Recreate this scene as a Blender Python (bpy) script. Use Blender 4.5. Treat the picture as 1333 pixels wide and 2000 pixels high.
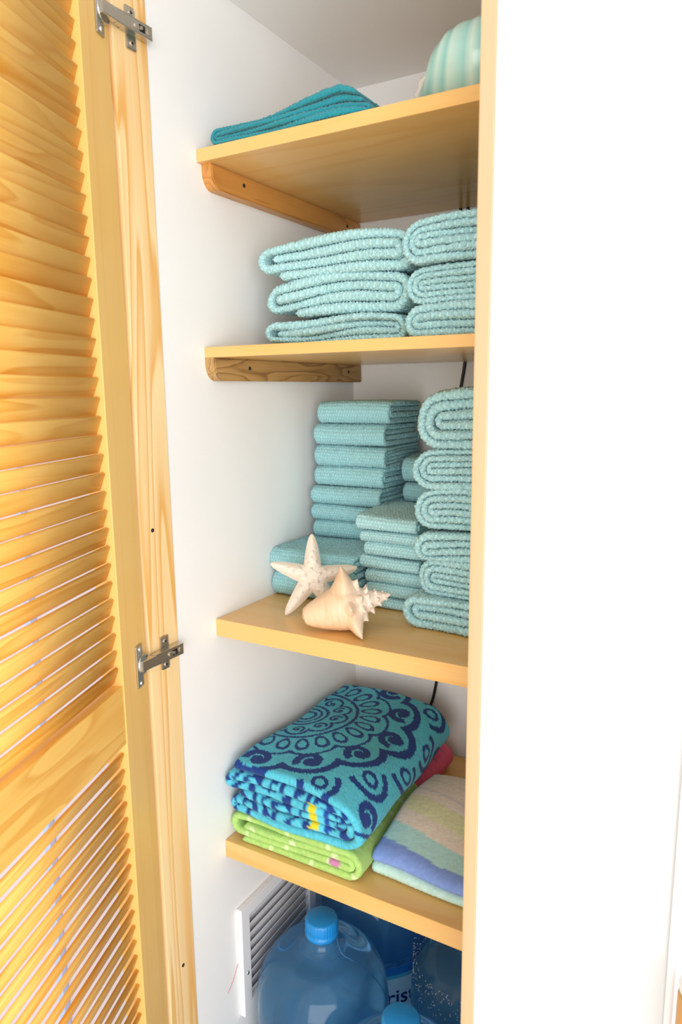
import bpy, bmesh, math, random
import numpy as np
from mathutils import Vector, Matrix
PI = math.pi
for o in list(bpy.data.objects): bpy.data.objects.remove(o, do_unlink=True)
scene = bpy.context.scene
COL = scene.collection

# ------------------------------------------------------------ camera
YAW, PITCH, ROLL = .5253, .1701, -.0111
cam_d = bpy.data.cameras.new('camera'); cam = bpy.data.objects.new('camera', cam_d); COL.objects.link(cam)
_f = Vector((-math.sin(YAW)*math.cos(PITCH), math.cos(YAW)*math.cos(PITCH), -math.sin(PITCH)))
_r = Vector((math.cos(YAW), math.sin(YAW), 0)); _u = _r.cross(_f)
_r, _u = (_r*math.cos(ROLL)+_u*math.sin(ROLL)), (_u*math.cos(ROLL)-_r*math.sin(ROLL))
cam.matrix_world = Matrix(((_r.x,_u.x,-_f.x,.7796),(_r.y,_u.y,-_f.y,-.9077),(_r.z,_u.z,-_f.z,.0248),(0,0,0,1)))
cam_d.sensor_fit = 'VERTICAL'; cam_d.sensor_height = 36.0; cam_d.sensor_width = 24.0
cam_d.lens = 36.0*1380.9/2000.0
cam_d.clip_start = .01
cam_d.dof.use_dof = True; cam_d.dof.focus_distance = 1.22; cam_d.dof.aperture_fstop = 6.3
scene.camera = cam

# ------------------------------------------------------------ world, window light, exposure
w = bpy.data.worlds.new('world'); scene.world = w; w.use_nodes = True
bg = w.node_tree.nodes['Background']; bg.inputs[0].default_value = (.965, .985, 1, 1); bg.inputs[1].default_value = .98
def area(name, loc, target, sx, sy, power, col):
    l = bpy.data.lights.new(name, 'AREA'); l.shape = 'RECTANGLE'; l.size = sx; l.size_y = sy; l.energy = power; l.color = col
    o = bpy.data.objects.new(name, l); COL.objects.link(o); o.location = loc
    o.rotation_euler = (Vector(target)-Vector(loc)).to_track_quat('-Z', 'Y').to_euler()
    return o
area('window_light', (2.0, -2.9, -.2), (.25, .05, -.3), 3.0, 2.2, 80, (1, .995, .985))
vs = scene.view_settings
vs.view_transform = 'Standard'; vs.look = 'None'; vs.gamma = 1.0; vs.use_curve_mapping = False; vs.exposure = .33

# ------------------------------------------------------------ helpers
def rnd(seed): return random.Random(seed)
def link(o, parent=None):
    COL.objects.link(o)
    if parent: o.parent = parent
    return o
def tag(o, label=None, cat=None, group=None, kind=None):
    if label: o['label'] = label
    if cat: o['category'] = cat
    if group: o['group'] = group
    if kind: o['kind'] = kind
    return o
def obj(name, me, mat=None, parent=None, loc=None, rotz=None):
    if isinstance(me, bmesh.types.BMesh):
        m = bpy.data.meshes.new(name); me.to_mesh(m); me.free(); me = m
    o = bpy.data.objects.new(name, me)
    if mat and not me.materials: me.materials.append(mat)
    link(o, parent)
    if loc is not None: o.location = loc
    if rotz is not None: o.rotation_euler = (0, 0, rotz)
    return o
def empty(name, loc=(0,0,0), rotz=0):
    o = bpy.data.objects.new(name, None); o.empty_display_size = .02
    link(o); o.location = loc; o.rotation_euler = (0,0,rotz); return o
def np_mesh(name, V, F, smooth=True, uv=None, col=None, mats=()):
    """V (n,3); F list/array of quads or list of polygons"""
    me = bpy.data.meshes.new(name)
    if isinstance(F, np.ndarray):
        n, k = F.shape
        me.vertices.add(len(V)); me.vertices.foreach_set('co', np.asarray(V, np.float32).ravel())
        me.loops.add(n*k); me.loops.foreach_set('vertex_index', F.astype(np.int32).ravel())
        me.polygons.add(n); me.polygons.foreach_set('loop_start', np.arange(0, n*k, k, dtype=np.int32))
        me.polygons.foreach_set('loop_total', np.full(n, k, np.int32))
        me.update(calc_edges=True)
    else:
        me.from_pydata([tuple(v) for v in V], [], F)
    me.polygons.foreach_set('use_smooth', np.full(len(me.polygons), smooth))
    if uv is not None:
        li = np.zeros(len(me.loops), np.int32); me.loops.foreach_get('vertex_index', li)
        l = me.uv_layers.new(name='uv'); l.data.foreach_set('uv', np.asarray(uv, np.float32)[li].ravel())
    if col is not None:
        a = me.color_attributes.new('col', 'FLOAT_COLOR', 'POINT')
        c = np.ones((len(V), 4), np.float32); c[:, :3] = col; a.data.foreach_set('color', c.ravel())
    for m in mats: me.materials.append(m)
    me.validate(); me.update()
    return me
def add_box(bm, x0, x1, y0, y1, z0, z1, bev=0, mtx=None, seg=2):
    r = bmesh.ops.create_cube(bm, size=1)
    for v in r['verts']:
        v.co = Vector(((x0+x1)/2+v.co.x*(x1-x0), (y0+y1)/2+v.co.y*(y1-y0), (z0+z1)/2+v.co.z*(z1-z0)))
    vs_ = r['verts']
    if bev:
        es = {e for v in vs_ for e in v.link_edges}
        q = bmesh.ops.bevel(bm, geom=list(es), offset=bev, segments=seg, affect='EDGES', profile=.6)
        vs_ = list({v for f in q['faces'] for v in f.verts} | {v for v in vs_ if v.is_valid})
    if mtx is not None:
        for v in vs_: v.co = mtx @ v.co
    return vs_
def box(name, b, mat, parent=None, bev=0, kind=None, seg=2):
    bm = bmesh.new(); add_box(bm, *b, bev=bev, seg=seg); o = obj(name, bm, mat, parent)
    if kind: o['kind'] = kind
    return o
def lathe_mesh(name, prof, n=48, fn=None, smooth=True, caps=True):
    """prof: list (r,z) bottom to top"""
    P = np.array(prof, float); m = len(P)
    ph = np.linspace(0, 2*PI, n, endpoint=False)
    R = np.repeat(P[:, 0:1], n, 1); Z = np.repeat(P[:, 1:2], n, 1); PH = np.repeat(ph[None], m, 0)
    if fn: R, Z = fn(R, Z, PH)
    V = np.stack([R*np.cos(PH), R*np.sin(PH), Z], -1).reshape(-1, 3)
    i = np.arange(m-1)[:, None]; j = np.arange(n)[None]; j2 = (j+1) % n
    F = np.stack([i*n+j, i*n+j2, (i+1)*n+j2, (i+1)*n+j], -1).reshape(-1, 4)
    if not caps: return np_mesh(name, V, F, smooth)
    F = [tuple(int(q) for q in f) for f in F]
    F.append(tuple(range(n-1, -1, -1))); F.append(tuple((m-1)*n+k for k in range(n)))
    return np_mesh(name, V, F, smooth)
def tube_mesh(name, pts, r, n=10, closed_ends=True):
    pts = [Vector(p) for p in pts]; m = len(pts)
    V = []; up = Vector((.3, .2, 1)).normalized(); side = None
    for i, p in enumerate(pts):
        t = (pts[min(i+1, m-1)]-pts[max(i-1, 0)]).normalized()
        if side is None:
            side = t.cross(up)
            if side.length < 1e-3: side = t.cross(Vector((1, 0, 0)))
        side = (side - t*side.dot(t)).normalized(); b = t.cross(side)
        rr = r[i] if hasattr(r, '__len__') else r
        for k in range(n):
            a = 2*PI*k/n; V.append(p + (side*math.cos(a)+b*math.sin(a))*rr)
    F = []
    for i in range(m-1):
        for k in range(n):
            F.append((i*n+k, i*n+(k+1) % n, (i+1)*n+(k+1) % n, (i+1)*n+k))
    F.append(tuple(range(n-1, -1, -1))); F.append(tuple((m-1)*n+k for k in range(n)))
    return np_mesh(name, V, F, True)
def smooth_pts(P, n=8):
    P = [Vector(p) for p in P]; out = []
    for i in range(len(P)-1):
        a = P[max(i-1, 0)]; b = P[i]; c = P[i+1]; d = P[min(i+2, len(P)-1)]
        for k in range(n):
            t = k/n
            out.append(.5*((2*b)+(c-a)*t+(2*a-5*b+4*c-d)*t*t+(3*b-a-3*c+d)*t**3))
    out.append(P[-1]); return out

# ------------------------------------------------------------ materials
class NT:
    def __init__(s, name):
        s.m = bpy.data.materials.new(name); s.m.use_nodes = True
        s.t = s.m.node_tree; s.b = s.t.nodes['Principled BSDF']
    def n(s, typ, **kw):
        x = s.t.nodes.new(typ)
        for k, v in kw.items():
            if k == 'ins':
                for q, val in v.items():
                    if hasattr(val, 'is_linked'): s.t.links.new(val, x.inputs[q])
                    else: x.inputs[q].default_value = val
            else: setattr(x, k, v)
        return x
    def l(s, a, b): s.t.links.new(a, b)
    def math(s, op, a, b=None, c=None):
        ins = {0: a}
        if b is not None: ins[1] = b
        if c is not None: ins[2] = c
        return s.n('ShaderNodeMath', operation=op, ins=ins).outputs[0]
    def mix(s, fac, a, b, blend='MIX'):
        x = s.n('ShaderNodeMix', data_type='RGBA', blend_type=blend)
        for k, v in ((0, fac), (6, a), (7, b)):
            if hasattr(v, 'is_linked'): s.l(v, x.inputs[k])
            else: x.inputs[k].default_value = v
        return x.outputs[2]
    def set(s, **kw):
        for k, v in kw.items():
            k = k.replace('_', ' ')
            if hasattr(v, 'is_linked'): s.l(v, s.b.inputs[k])
            else: s.b.inputs[k].default_value = v
    def bump(s, h, strength=.3, dist=.001):
        x = s.n('ShaderNodeBump', ins={'Strength': strength, 'Distance': dist, 'Height': h}); s.l(x.outputs[0], s.b.inputs['Normal'])
def rgb(*c): return (c[0], c[1], c[2], 1)
def simple(name, col, rough=.5, metal=0, noise=0, nscale=40, **kw):
    t = NT(name); t.set(Roughness=rough, Metallic=metal, **kw)
    tc = t.n('ShaderNodeTexCoord')
    nz = t.n('ShaderNodeTexNoise', ins={'Vector': tc.outputs['Object'], 'Scale': nscale, 'Detail': 4.0})
    k = 1-noise
    t.set(Base_Color=t.mix(nz.outputs[0], rgb(*[c*k for c in col]), rgb(*[min(1, c*(1+noise*.6)) for c in col])))
    if noise: t.bump(nz.outputs[0], .12, .0015)
    return t.m
def wood(name, light, dark, axis=0, rings=7.0, across=9.0, along=.9, rough=.38, contrast=.75, knot=0, seed=0.0, spec=.5, fig=0.0):
    """pine: grain lines run along the given local axis"""
    t = NT(name); tc = t.n('ShaderNodeTexCoord'); oi = t.n('ShaderNodeObjectInfo')
    sc = [across]*3; sc[axis] = along
    off = t.math('MULTIPLY', oi.outputs['Random'], 37.0); off = t.math('ADD', off, seed)
    comb = t.n('ShaderNodeCombineXYZ', ins={0: off, 1: off, 2: off})
    mp = t.n('ShaderNodeMapping', ins={'Vector': tc.outputs['Object'], 'Scale': sc}); 
    ad = t.n('ShaderNodeVectorMath', operation='ADD', ins={0: mp.outputs[0], 1: comb.outputs[0]})
    n1 = t.n('ShaderNodeTexNoise', ins={'Vector': ad.outputs[0], 'Scale': 1.0, 'Detail': 1.5, 'Roughness': .45, 'Distortion': .25})
    ring = t.math('FRACT', t.math('MULTIPLY', n1.outputs[0], rings))
    rp = t.n('ShaderNodeValToRGB', ins={0: ring})
    e = rp.color_ramp.elements; e[0].position = 0; e[0].color = (0, 0, 0, 1); e[1].position = .62; e[1].color = (.35, .35, .35, 1)
    q = rp.color_ramp.elements.new(.9); q.color = (1, 1, 1, 1); q = rp.color_ramp.elements.new(1.0); q.color = (0, 0, 0, 1)
    sc2 = [260.0]*3; sc2[axis] = 9.0
    mp2 = t.n('ShaderNodeMapping', ins={'Vector': tc.outputs['Object'], 'Scale': sc2})
    n2 = t.n('ShaderNodeTexNoise', ins={'Vector': mp2.outputs[0], 'Scale': 1.0, 'Detail': 3.0})
    sc3 = [7.0]*3; sc3[axis] = 2.0
    mp3 = t.n('ShaderNodeMapping', ins={'Vector': tc.outputs['Object'], 'Scale': sc3})
    ad3 = t.n('ShaderNodeVectorMath', operation='ADD', ins={0: mp3.outputs[0], 1: comb.outputs[0]})
    n3 = t.n('ShaderNodeTexNoise', ins={'Vector': ad3.outputs[0], 'Scale': 1.0, 'Detail': 2.0})
    f = t.math('MULTIPLY', rp.outputs[0], contrast)
    f = t.math('ADD', f, t.math('MULTIPLY', t.math('SUBTRACT', n2.outputs[0], .5), .45))
    f = t.math('ADD', f, t.math('MULTIPLY', t.math('SUBTRACT', n3.outputs[0], .5), .9+fig))
    f = t.math('ADD', f, t.math('MULTIPLY', t.math('SUBTRACT', oi.outputs['Random'], .5), .45 if fig else .1))
    f = t.n('ShaderNodeClamp', ins={0: f}).outputs[0]
    t.set(Base_Color=t.mix(f, rgb(*light), rgb(*dark)), Roughness=rough, Specular_IOR_Level=spec)
    t.bump(n2.outputs[0], .08, .0006)
    return t.m
M = {}
M['white'] = simple('white_wall_paint', (.915, .91, .90), .55, noise=.02, nscale=9)
M['white2'] = simple('darkened_front_white', (.62, .62, .612), .5, noise=.015, nscale=6)  # front walls' white darkened in the colour to offset the strong light there
M['vent'] = simple('white_enamel', (.84, .84, .85), .35, noise=.02)
M['tile'] = simple('pale_floor_tile', (.72, .68, .62), .35, noise=.08, nscale=5)
M['lav'] = simple('shaded_white_paint', (.66, .58, .63), .6, noise=.05)  # white wall behind the door, its shade put into this lavender tone
M['bluetrim'] = simple('pale_blue_paint', (.42, .56, .93), .4, noise=.04)
M['board'] = wood('pine_jamb_board', (.93, .70, .38), (.80, .43, .12), axis=2, rings=11, across=13, along=.7, contrast=1.0, rough=.4, seed=3.3)
M['stile'] = wood('pine_stile', (.90, .57, .18), (.80, .46, .12), axis=2, rings=4, across=14, along=.5, contrast=.35, rough=.4)
M['slat'] = wood('pine_slat', (.94, .56, .135), (.74, .30, .02), axis=0, rings=6, across=22, along=2.2, contrast=.62, rough=.36, fig=.5)
M['shelf'] = wood('pine_shelf', (.80, .49, .185), (.68, .35, .07), axis=0, rings=6, across=7, along=.9, contrast=.4, rough=.24, spec=.35)
M['cleat'] = wood('oak_cleat', (.66, .31, .075), (.42, .16, .03), axis=1, rings=9, across=26, along=2.0, contrast=.7, rough=.35)
M['cleat2'] = wood('rough_cleat', (.52, .31, .11), (.20, .095, .03), axis=1, rings=9, across=30, along=4.0, contrast=.8, rough=.6)
M['trimr'] = wood('pine_edge_trim', (.60, .415, .24), (.57, .35, .165), axis=2, rings=3, across=30, along=.4, contrast=.5)
M['post'] = wood('brown_post', (.62, .33, .10), (.42, .19, .05), axis=2, rings=5, across=20, along=1.0, contrast=.5)
M['nickel'] = simple('nickel_steel', (.62, .59, .54), .26, 1.0, noise=.04, nscale=60)
M['darksteel'] = simple('dark_recess_steel', (.03, .028, .026), .5, .6)
M['black'] = simple('black_rubber', (.012, .012, .013), .4)
M['grey'] = simple('grey_mesh', (.50, .50, .55), .7, noise=.1, nscale=300)
M['hole'] = simple('dark_hole', (.02, .018, .016), .8)
M['thread'] = simple('red_thread', (.72, .28, .24), .7)

def terry(name, col, bumpscale=520, strength=.55, attr=False, var=.10, sheen=.25, rough=.95, pitch=.0055):
    t = NT(name); tc = t.n('ShaderNodeTexCoord')
    uvm = t.n('ShaderNodeMapping', ins={'Vector': tc.outputs['UV'], 'Scale': (1, 1, 1)})
    n1 = t.n('ShaderNodeTexNoise', ins={'Vector': tc.outputs['Object'], 'Scale': float(bumpscale), 'Detail': 2.0})
    if attr:
        a = t.n('ShaderNodeVertexColor', layer_name='col'); base = a.outputs[0]
        dk = t.mix(t.math('MULTIPLY', n1.outputs[0], var*2.2), base, (.1, .1, .12, 1)); h = n1.outputs[0]
    else:
        sp = t.n('ShaderNodeSeparateXYZ', ins={0: tc.outputs['UV']})
        wob = t.math('MULTIPLY', t.math('SUBTRACT', n1.outputs[0], .5), pitch*.9)
        u = t.math('ADD', sp.outputs[0], wob); v = t.math('ADD', sp.outputs[1], wob)
        row = t.math('MODULO', t.math('FLOOR', t.math('DIVIDE', u, pitch)), 2.0)
        v = t.math('ADD', v, t.math('MULTIPLY', row, pitch*.5))
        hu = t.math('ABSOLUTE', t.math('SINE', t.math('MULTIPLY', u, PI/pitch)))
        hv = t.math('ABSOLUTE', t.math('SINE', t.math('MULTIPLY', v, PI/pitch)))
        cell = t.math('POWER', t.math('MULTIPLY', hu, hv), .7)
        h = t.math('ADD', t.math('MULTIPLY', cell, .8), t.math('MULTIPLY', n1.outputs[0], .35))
        dk = t.mix(t.math('MULTIPLY', t.math('SUBTRACT', 1.0, h), var*2.8), base_c(col), rgb(col[0]*.42, col[1]*.60, col[2]*.66))  # weave valleys tinted darker: crevice shade put into the colour
    t.set(Base_Color=dk, Roughness=rough, Sheen_Weight=sheen, Sheen_Roughness=.5, Specular_IOR_Level=.15)
    t.bump(h, strength, .0016 if attr else pitch*.42)
    return t.m
def base_c(c): return rgb(*c)
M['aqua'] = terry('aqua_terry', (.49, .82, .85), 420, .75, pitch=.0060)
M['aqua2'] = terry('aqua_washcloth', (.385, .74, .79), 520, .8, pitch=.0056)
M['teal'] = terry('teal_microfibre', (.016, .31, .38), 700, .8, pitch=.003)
M['printed'] = terry('printed_terry', (.3, .3, .3), 800, .5, attr=True, var=.05, sheen=.12)

# ------------------------------------------------------------ room shell and closet shell
D = .5; YF = -.16; ZC = .6446; ZF = -1.43; XR = .5145
def struct(name, b, mat, bev=0): return box(name, b, mat, None, bev, 'structure')
struct('floor', (-2.2, 3.2, -3.6, .9, ZF-.05, ZF), M['tile'])
struct('wall_left', (-.09, 0, YF+.012, D, ZF, ZC), M['white'])
struct('wall_back', (-.09, .62, D, D+.08, ZF, ZC+.1), M['white'])
struct('wall_right', (.540, .62, -.10, D, ZF, ZC), M['white'])
ceil_o = struct('ceiling', (-.09, .62, YF+.012, D, ZC, ZC+.08), M['white'])
struct('wall_front_left', (-2.2, -.001, YF+.001, YF+.012, ZF, 1.25), M['lav'])
struct('wall_front_top', (-.001, .745, YF, YF+.012, ZC, 1.25), M['white2'])
struct('wall_front_right', (.5315, .745, YF, -.10, ZF, ZC), M['white2'])
struct('wall_far', (.62, 3.2, .30, .36, ZF, 1.25), M['white'])
bt = struct('trim_1', (-.280, -.263, YF-.012, YF+.001, ZF, ZC), M['bluetrim'], .002)
# jamb boards
tb = struct('trim_2', (-.018, .002, YF+.0005, -.096, ZF, ZC), M['board'], .0015)
tr = struct('trim_3', (XR, .5315, YF-.001, -.098, ZF, ZC), M['trimr'], .0015)
struct('trim_4', (.745, .7535, YF-.006, -.10, ZF, ZC+.1), M['vent'], .002)
def screw_disc(parent, loc, axis, r=.0032, mat='hole', name='screw', ring=True, depth=.0012):
    bm = bmesh.new()
    bmesh.ops.create_cone(bm, cap_ends=True, segments=14, radius1=r, radius2=r*.85, depth=depth)
    rot = Vector((0, 0, 1)).rotation_difference(Vector(axis)).to_matrix().to_4x4()
    bmesh.ops.transform(bm, matrix=Matrix.Translation(Vector(loc))@rot, verts=bm.verts)
    return obj(name, bm, M[mat], parent)
screw_disc(tb, (.0022, -.1387, -.1816), (1, 0, 0), .0034, name='screw_hole')
screw_disc(tb, (.0022, -.1251, -.9461), (1, 0, 0), .0034, name='screw_hole')

# ------------------------------------------------------------ shelves
SH = [(.3961, .0195), (.0966, .0170), (-.3623, .031), (-.785, .0335)]
labels = ['top pine shelf with a teal cloth and ceramic shell on it',
          'pine shelf at eye level carrying thick aqua bath towels',
          'thick pine shelf carrying the starfish, conch and washcloths',
          'lowest pine shelf carrying the blue patterned and striped beach towels']
def cleat(parent, z, mat, y0, h=.037, x1=.0205):
    # bar on the wall with a rounded lower front corner
    pr = [(D, z), (D, z-h)]
    R = .026
    for k in range(9):
        a = k/8*PI/2
        pr.append((y0+R*.85-R*.85*math.sin(a), z-h+R-R*math.cos(a)))
    pr.append((y0, z))
    bm = bmesh.new()
    A = [bm.verts.new((.0, y, zz)) for y, zz in pr]; B = [bm.verts.new((x1, y, zz)) for y, zz in pr]
    bm.faces.new(A[::-1]); bm.faces.new(B)
    for i in range(len(pr)):
        j = (i+1) % len(pr); bm.faces.new((A[i], A[j], B[j], B[i]))
    bmesh.ops.recalc_face_normals(bm, faces=bm.faces)
    bmesh.ops.bevel(bm, geom=[e for e in bm.edges if all(abs(v.co.x-x1) < 1e-6 for v in e.verts)], offset=.002, segments=2, affect='EDGES')
    o = obj('cleat', bm, mat, parent)
    for y in (.093, .441): screw_disc(o, (x1+.0003, y, z-h*.42), (1, 0, 0), .0035)
    return o
for i, (z, t) in enumerate(SH):
    o = box('shelf', (0.0005, .5395, 0, D-.009, z-t, z), M['shelf'], bev=.0014)
    tag(o, labels[i], 'shelf')
    if i == 0: cleat(o, z-t, M['cleat'], .012)['label'] = 'orange-brown wooden cleat with rounded end'
    if i == 1: cleat(o, z-t, M['cleat2'], .001)['label'] = 'dark weathered wooden cleat with rounded end'

# ------------------------------------------------------------ louvred door, opened 70 degrees
TH = math.radians(70); TD = .033
door = empty('door_1', (0, -.1635, 0), -TH); tag(door, kind='structure')
# local frame: X along the door from the hinge edge, +Y = inner face side (y=0 inner face, -TD outer)
DW = .50; DZ0, DZ1 = -1.36, .635
def dbox(name, b, mat, bev=.0012, parent=door):
    bm = bmesh.new(); add_box(bm, *b, bev=bev)
    o = obj(name, bm, mat, parent); return o
dbox('stile', (.003, .0775, -TD, 0, DZ0, DZ1), M['stile'])
dbox('stile', (DW-.0775, DW, -TD, 0, DZ0, DZ1), M['stile'])
RX0, RX1 = .0778, DW-.0778
dbox('rail', (RX0, RX1, -TD+.002, -.0015, -.4788, -.3905), M['slat'])
dbox('rail', (RX0, RX1, -TD+.002, -.0015, .545, DZ1), M['slat'])
dbox('rail', (RX0, RX1, -TD+.002, -.0015, DZ0, -1.28), M['slat'])
AL = math.radians(69); SW, ST = .0268, .0062; SR = .0022
slat_bm = bmesh.new(); n_ = 8
prof = []
for cx_, cy_, a0_ in ((SW/2-SR, -ST/2+SR, -90), (SW/2-SR, ST/2-SR, 0), (-SW/2+SR, ST/2-SR, 90), (-SW/2+SR, -ST/2+SR, 180)):
    for k in range(5):
        a = math.radians(a0_+k*22.5); prof.append((cx_+SR*math.cos(a), cy_+SR*math.sin(a)))
ca, sa = math.cos(AL), math.sin(AL)
prof = [(p*ca-q*sa, p*sa+q*ca) for p, q in prof]          # inner edge (+y) high
ymax = max(p for p, q in prof); zmax = max(q for p, q in prof)
prof = [(p-ymax, q-zmax) for p, q in prof]                # top inner edge at origin
A = [slat_bm.verts.new((0, y, z)) for y, z in prof]; B = [slat_bm.verts.new((RX1-RX0, y, z)) for y, z in prof]
slat_bm.faces.new(A); slat_bm.faces.new(B[::-1])
for i in range(len(prof)):
    j = (i+1) % len(prof); slat_bm.faces.new((A[j], A[i], B[i], B[j]))
bmesh.ops.recalc_face_normals(slat_bm, faces=slat_bm.faces)
slat_me = bpy.data.meshes.new('slat'); slat_bm.to_mesh(slat_me); slat_bm.free(); slat_me.materials.append(M['slat'])
slat_me.polygons.foreach_set('use_smooth', [len(p.vertices) == 4 for p in slat_me.polygons])
zs = [-.3619+.0255*k for k in range(36)] + [-.4935-.0258*k for k in range(31)]
rr = rnd(5)
for z in zs:
    o = obj('slat', slat_me, None, door, (RX0, -.0062, z)); o.rotation_euler.x = rr.uniform(-.03, .03)

# ------------------------------------------------------------ concealed hinges
E_ = Vector((math.cos(TH), -math.sin(TH), 0)); N_ = Vector((math.sin(TH), math.cos(TH), 0)); P0 = Vector((0, -.1635, 0))
def dpt(s, n, z): return P0+E_*s+N_*n+Vector((0, 0, z))
def hinge(z, label):
    h = empty('concealed_hinge', (.003, -.125, z)); tag(h, label, 'hinge', 'nickel hinges on the louvred door')
    inv = Matrix.Translation(Vector((-.003, .125, -z)))
    def part(name, bm, mat='nickel', parent=h):
        bmesh.ops.transform(bm, matrix=inv, verts=bm.verts); return obj(name, bm, M[mat], parent)
    # wing plate on the jamb
    bm = bmesh.new()
    add_box(bm, .0022, .0045, -.1375, -.1195, z-.027, z+.027, .002)
    add_box(bm, .0022, .0075, -.150, -.1005, z-.0085, z+.0085, .0008)
    mp = part('mounting_plate', bm)
    for dz in (-.019, .019):
        bm = bmesh.new(); bmesh.ops.create_cone(bm, cap_ends=True, segments=14, radius1=.0042, radius2=.0032, depth=.0022)
        bmesh.ops.transform(bm, matrix=Matrix.Translation((.0056, -.1285, z+dz))@Matrix.Rotation(PI/2, 4, 'Y'), verts=bm.verts)
        s = part('screw', bm, 'nickel', mp)
        bm = bmesh.new(); add_box(bm, .0062, .0069, -.1312, -.1258, z+dz-.0006, z+dz+.0006); part('slot', bm, 'darksteel', mp)
        bm = bmesh.new(); add_box(bm, .0062, .0069, -.1291, -.1279, z+dz-.0026, z+dz+.0026); part('slot', bm, 'darksteel', mp)
    # arm: channel along y
    bm = bmesh.new()
    add_box(bm, .0145, .0165, -.163, -.100, z-.0085, z+.0085, .0006)
    add_box(bm, .0078, .0165, -.163, -.100, z+.0072, z+.0088, .0004)
    add_box(bm, .0078, .0165, -.163, -.100, z-.0088, z-.0072, .0004)
    arm = part('arm', bm)
    bm = bmesh.new(); add_box(bm, .0163, .0169, -.1245, -.1135, z-.0045, z+.0045, .0004); part('slot', bm, 'darksteel', arm)
    for yy, r in ((-.1075, .0045), (-.1305, .0042), (-.1215, .003)):
        bm = bmesh.new(); bmesh.ops.create_cone(bm, cap_ends=True, segments=14, radius1=r, radius2=r*.8, depth=.0022)
        bmesh.ops.transform(bm, matrix=Matrix.Translation((.0175, yy, z))@Matrix.Rotation(PI/2, 4, 'Y'), verts=bm.verts)
        part('screw', bm, 'nickel', arm)
    # link from arm to cup
    bm = bmesh.new()
    a = Vector((.0125, -.160, z)); b = dpt(.030, .004, z)
    d = (b-a); L = d.length; rot = Vector((1, 0, 0)).rotation_difference(d.normalized()).to_matrix().to_4x4()
    add_box(bm, 0, L, -.0045, .0045, -.0082, .0082, .001, Matrix.Translation(a)@rot)
    part('link', bm)
    # cup flange and cup on the door
    DM = Matrix(((E_.x, N_.x, 0, P0.x), (E_.y, N_.y, 0, P0.y), (0, 0, 1, z), (0, 0, 0, 1)))
    bm = bmesh.new()
    add_box(bm, .018, .0375, .0002, .0028, -.033, .033, .002, DM)
    fl = part('cup_flange', bm)
    bm = bmesh.new(); bmesh.ops.create_cone(bm, cap_ends=True, segments=28, radius1=.0165, radius2=.0155, depth=.004)
    bmesh.ops.transform(bm, matrix=DM@Matrix.Translation((.0185, .0022, 0))@Matrix.Rotation(-PI/2, 4, 'X'), verts=bm.verts)
    part('cup', bm, 'nickel', fl)
    for dz in (-.0265, .0265):
        bm = bmesh.new(); bmesh.ops.create_cone(bm, cap_ends=True, segments=12, radius1=.0038, radius2=.003, depth=.002)
        bmesh.ops.transform(bm, matrix=DM@Matrix.Translation((.028, .0036, dz))@Matrix.Rotation(-PI/2, 4, 'X'), verts=bm.verts)
        part('screw', bm, 'nickel', fl)
hinge(.515, 'upper nickel hinge joining the louvred door to the jamb')
hinge(-.3795, 'lower nickel hinge beside the thick pine shelf')

# ------------------------------------------------------------ folded towels
def vnoise(seed):
    r = rnd(seed); K = [(r.uniform(-1, 1), r.uniform(-1, 1), r.uniform(0, 6.3)) for _ in range(6)]
    def f(x, y, scale):
        s = 0
        for a, b, c in K: s = s+np.sin((x*a+y*b)*scale*1.7+c)
        return s/3.0
    return f
def fold_path(order, W, H, start_dir=1, inset=0, ds=.003, gap=.93, dense=None, seed=0):
    n = len(order); t = H/n; tt = t*gap; r = rnd(seed)
    zc = lambda k: t*(k+.5)
    arcs = []; d = start_dir
    for a, b in zip(order[:-1], order[1:]):
        arcs.append((a, b, d)); d = -d
    Rm = {1: max([abs(a-b)*t/2 for a, b, q in arcs if q == 1] or [0]), -1: max([abs(a-b)*t/2 for a, b, q in arcs if q == -1] or [0])}
    pts = []
    lo, hi = tt/2+Rm[-1], W-tt/2-Rm[1]
    jit = lambda: r.uniform(0, .010)
    d = start_dir
    pts.append((lo-Rm[-1]*.8+jit()+inset if d == 1 else hi+Rm[1]*.8-jit()-inset, zc(order[0])))
    for (a, b, q) in arcs:
        R = abs(a-b)*t/2; zm = (zc(a)+zc(b))/2; sg = 1 if b > a else -1
        nested = R < Rm[q]-1e-6 and any(min(A_, B_) <= min(a, b) and max(A_, B_) >= max(a, b) and (A_, B_) != (a, b) for A_, B_, Q in arcs if Q == q)
        if nested: xc = hi if q == 1 else lo
        else: xc = (W-tt/2-R if q == 1 else tt/2+R)
        if not nested and R < Rm[q]-1e-6: xc -= q*jit()
        for k in range(13):
            al = -PI/2*sg+PI*sg*k/12
            pts.append((xc+q*R*math.cos(al), zm+R*math.sin(al)))
    d = arcs[-1][2]*-1
    last = zc(order[-1])
    pts.append(((hi if d == 1 else lo)+d*(-jit()-.004), last))
    P = np.array(pts)
    seg = np.hypot(*np.diff(P, axis=0).T); s = np.concatenate([[0], np.cumsum(seg)])
    L = s[-1]
    if dense: S = np.concatenate([np.arange(0, dense[0], dense[1]), np.arange(dense[0], L, ds)])
    else: S = np.linspace(0, L, int(L/ds)+1)
    Q = np.stack([np.interp(S, s, P[:, 0]), np.interp(S, s, P[:, 1])], -1)
    T = np.gradient(Q, axis=0); T /= np.linalg.norm(T, axis=1, keepdims=True)+1e-12
    # smooth tangents a little
    for _ in range(2):
        T[1:-1] = (T[:-2]+2*T[1:-1]+T[2:])/4; T /= np.linalg.norm(T, axis=1, keepdims=True)
    Nn = np.stack([-T[:, 1], T[:, 0]], -1)
    return S, Q, Nn, tt
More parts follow.
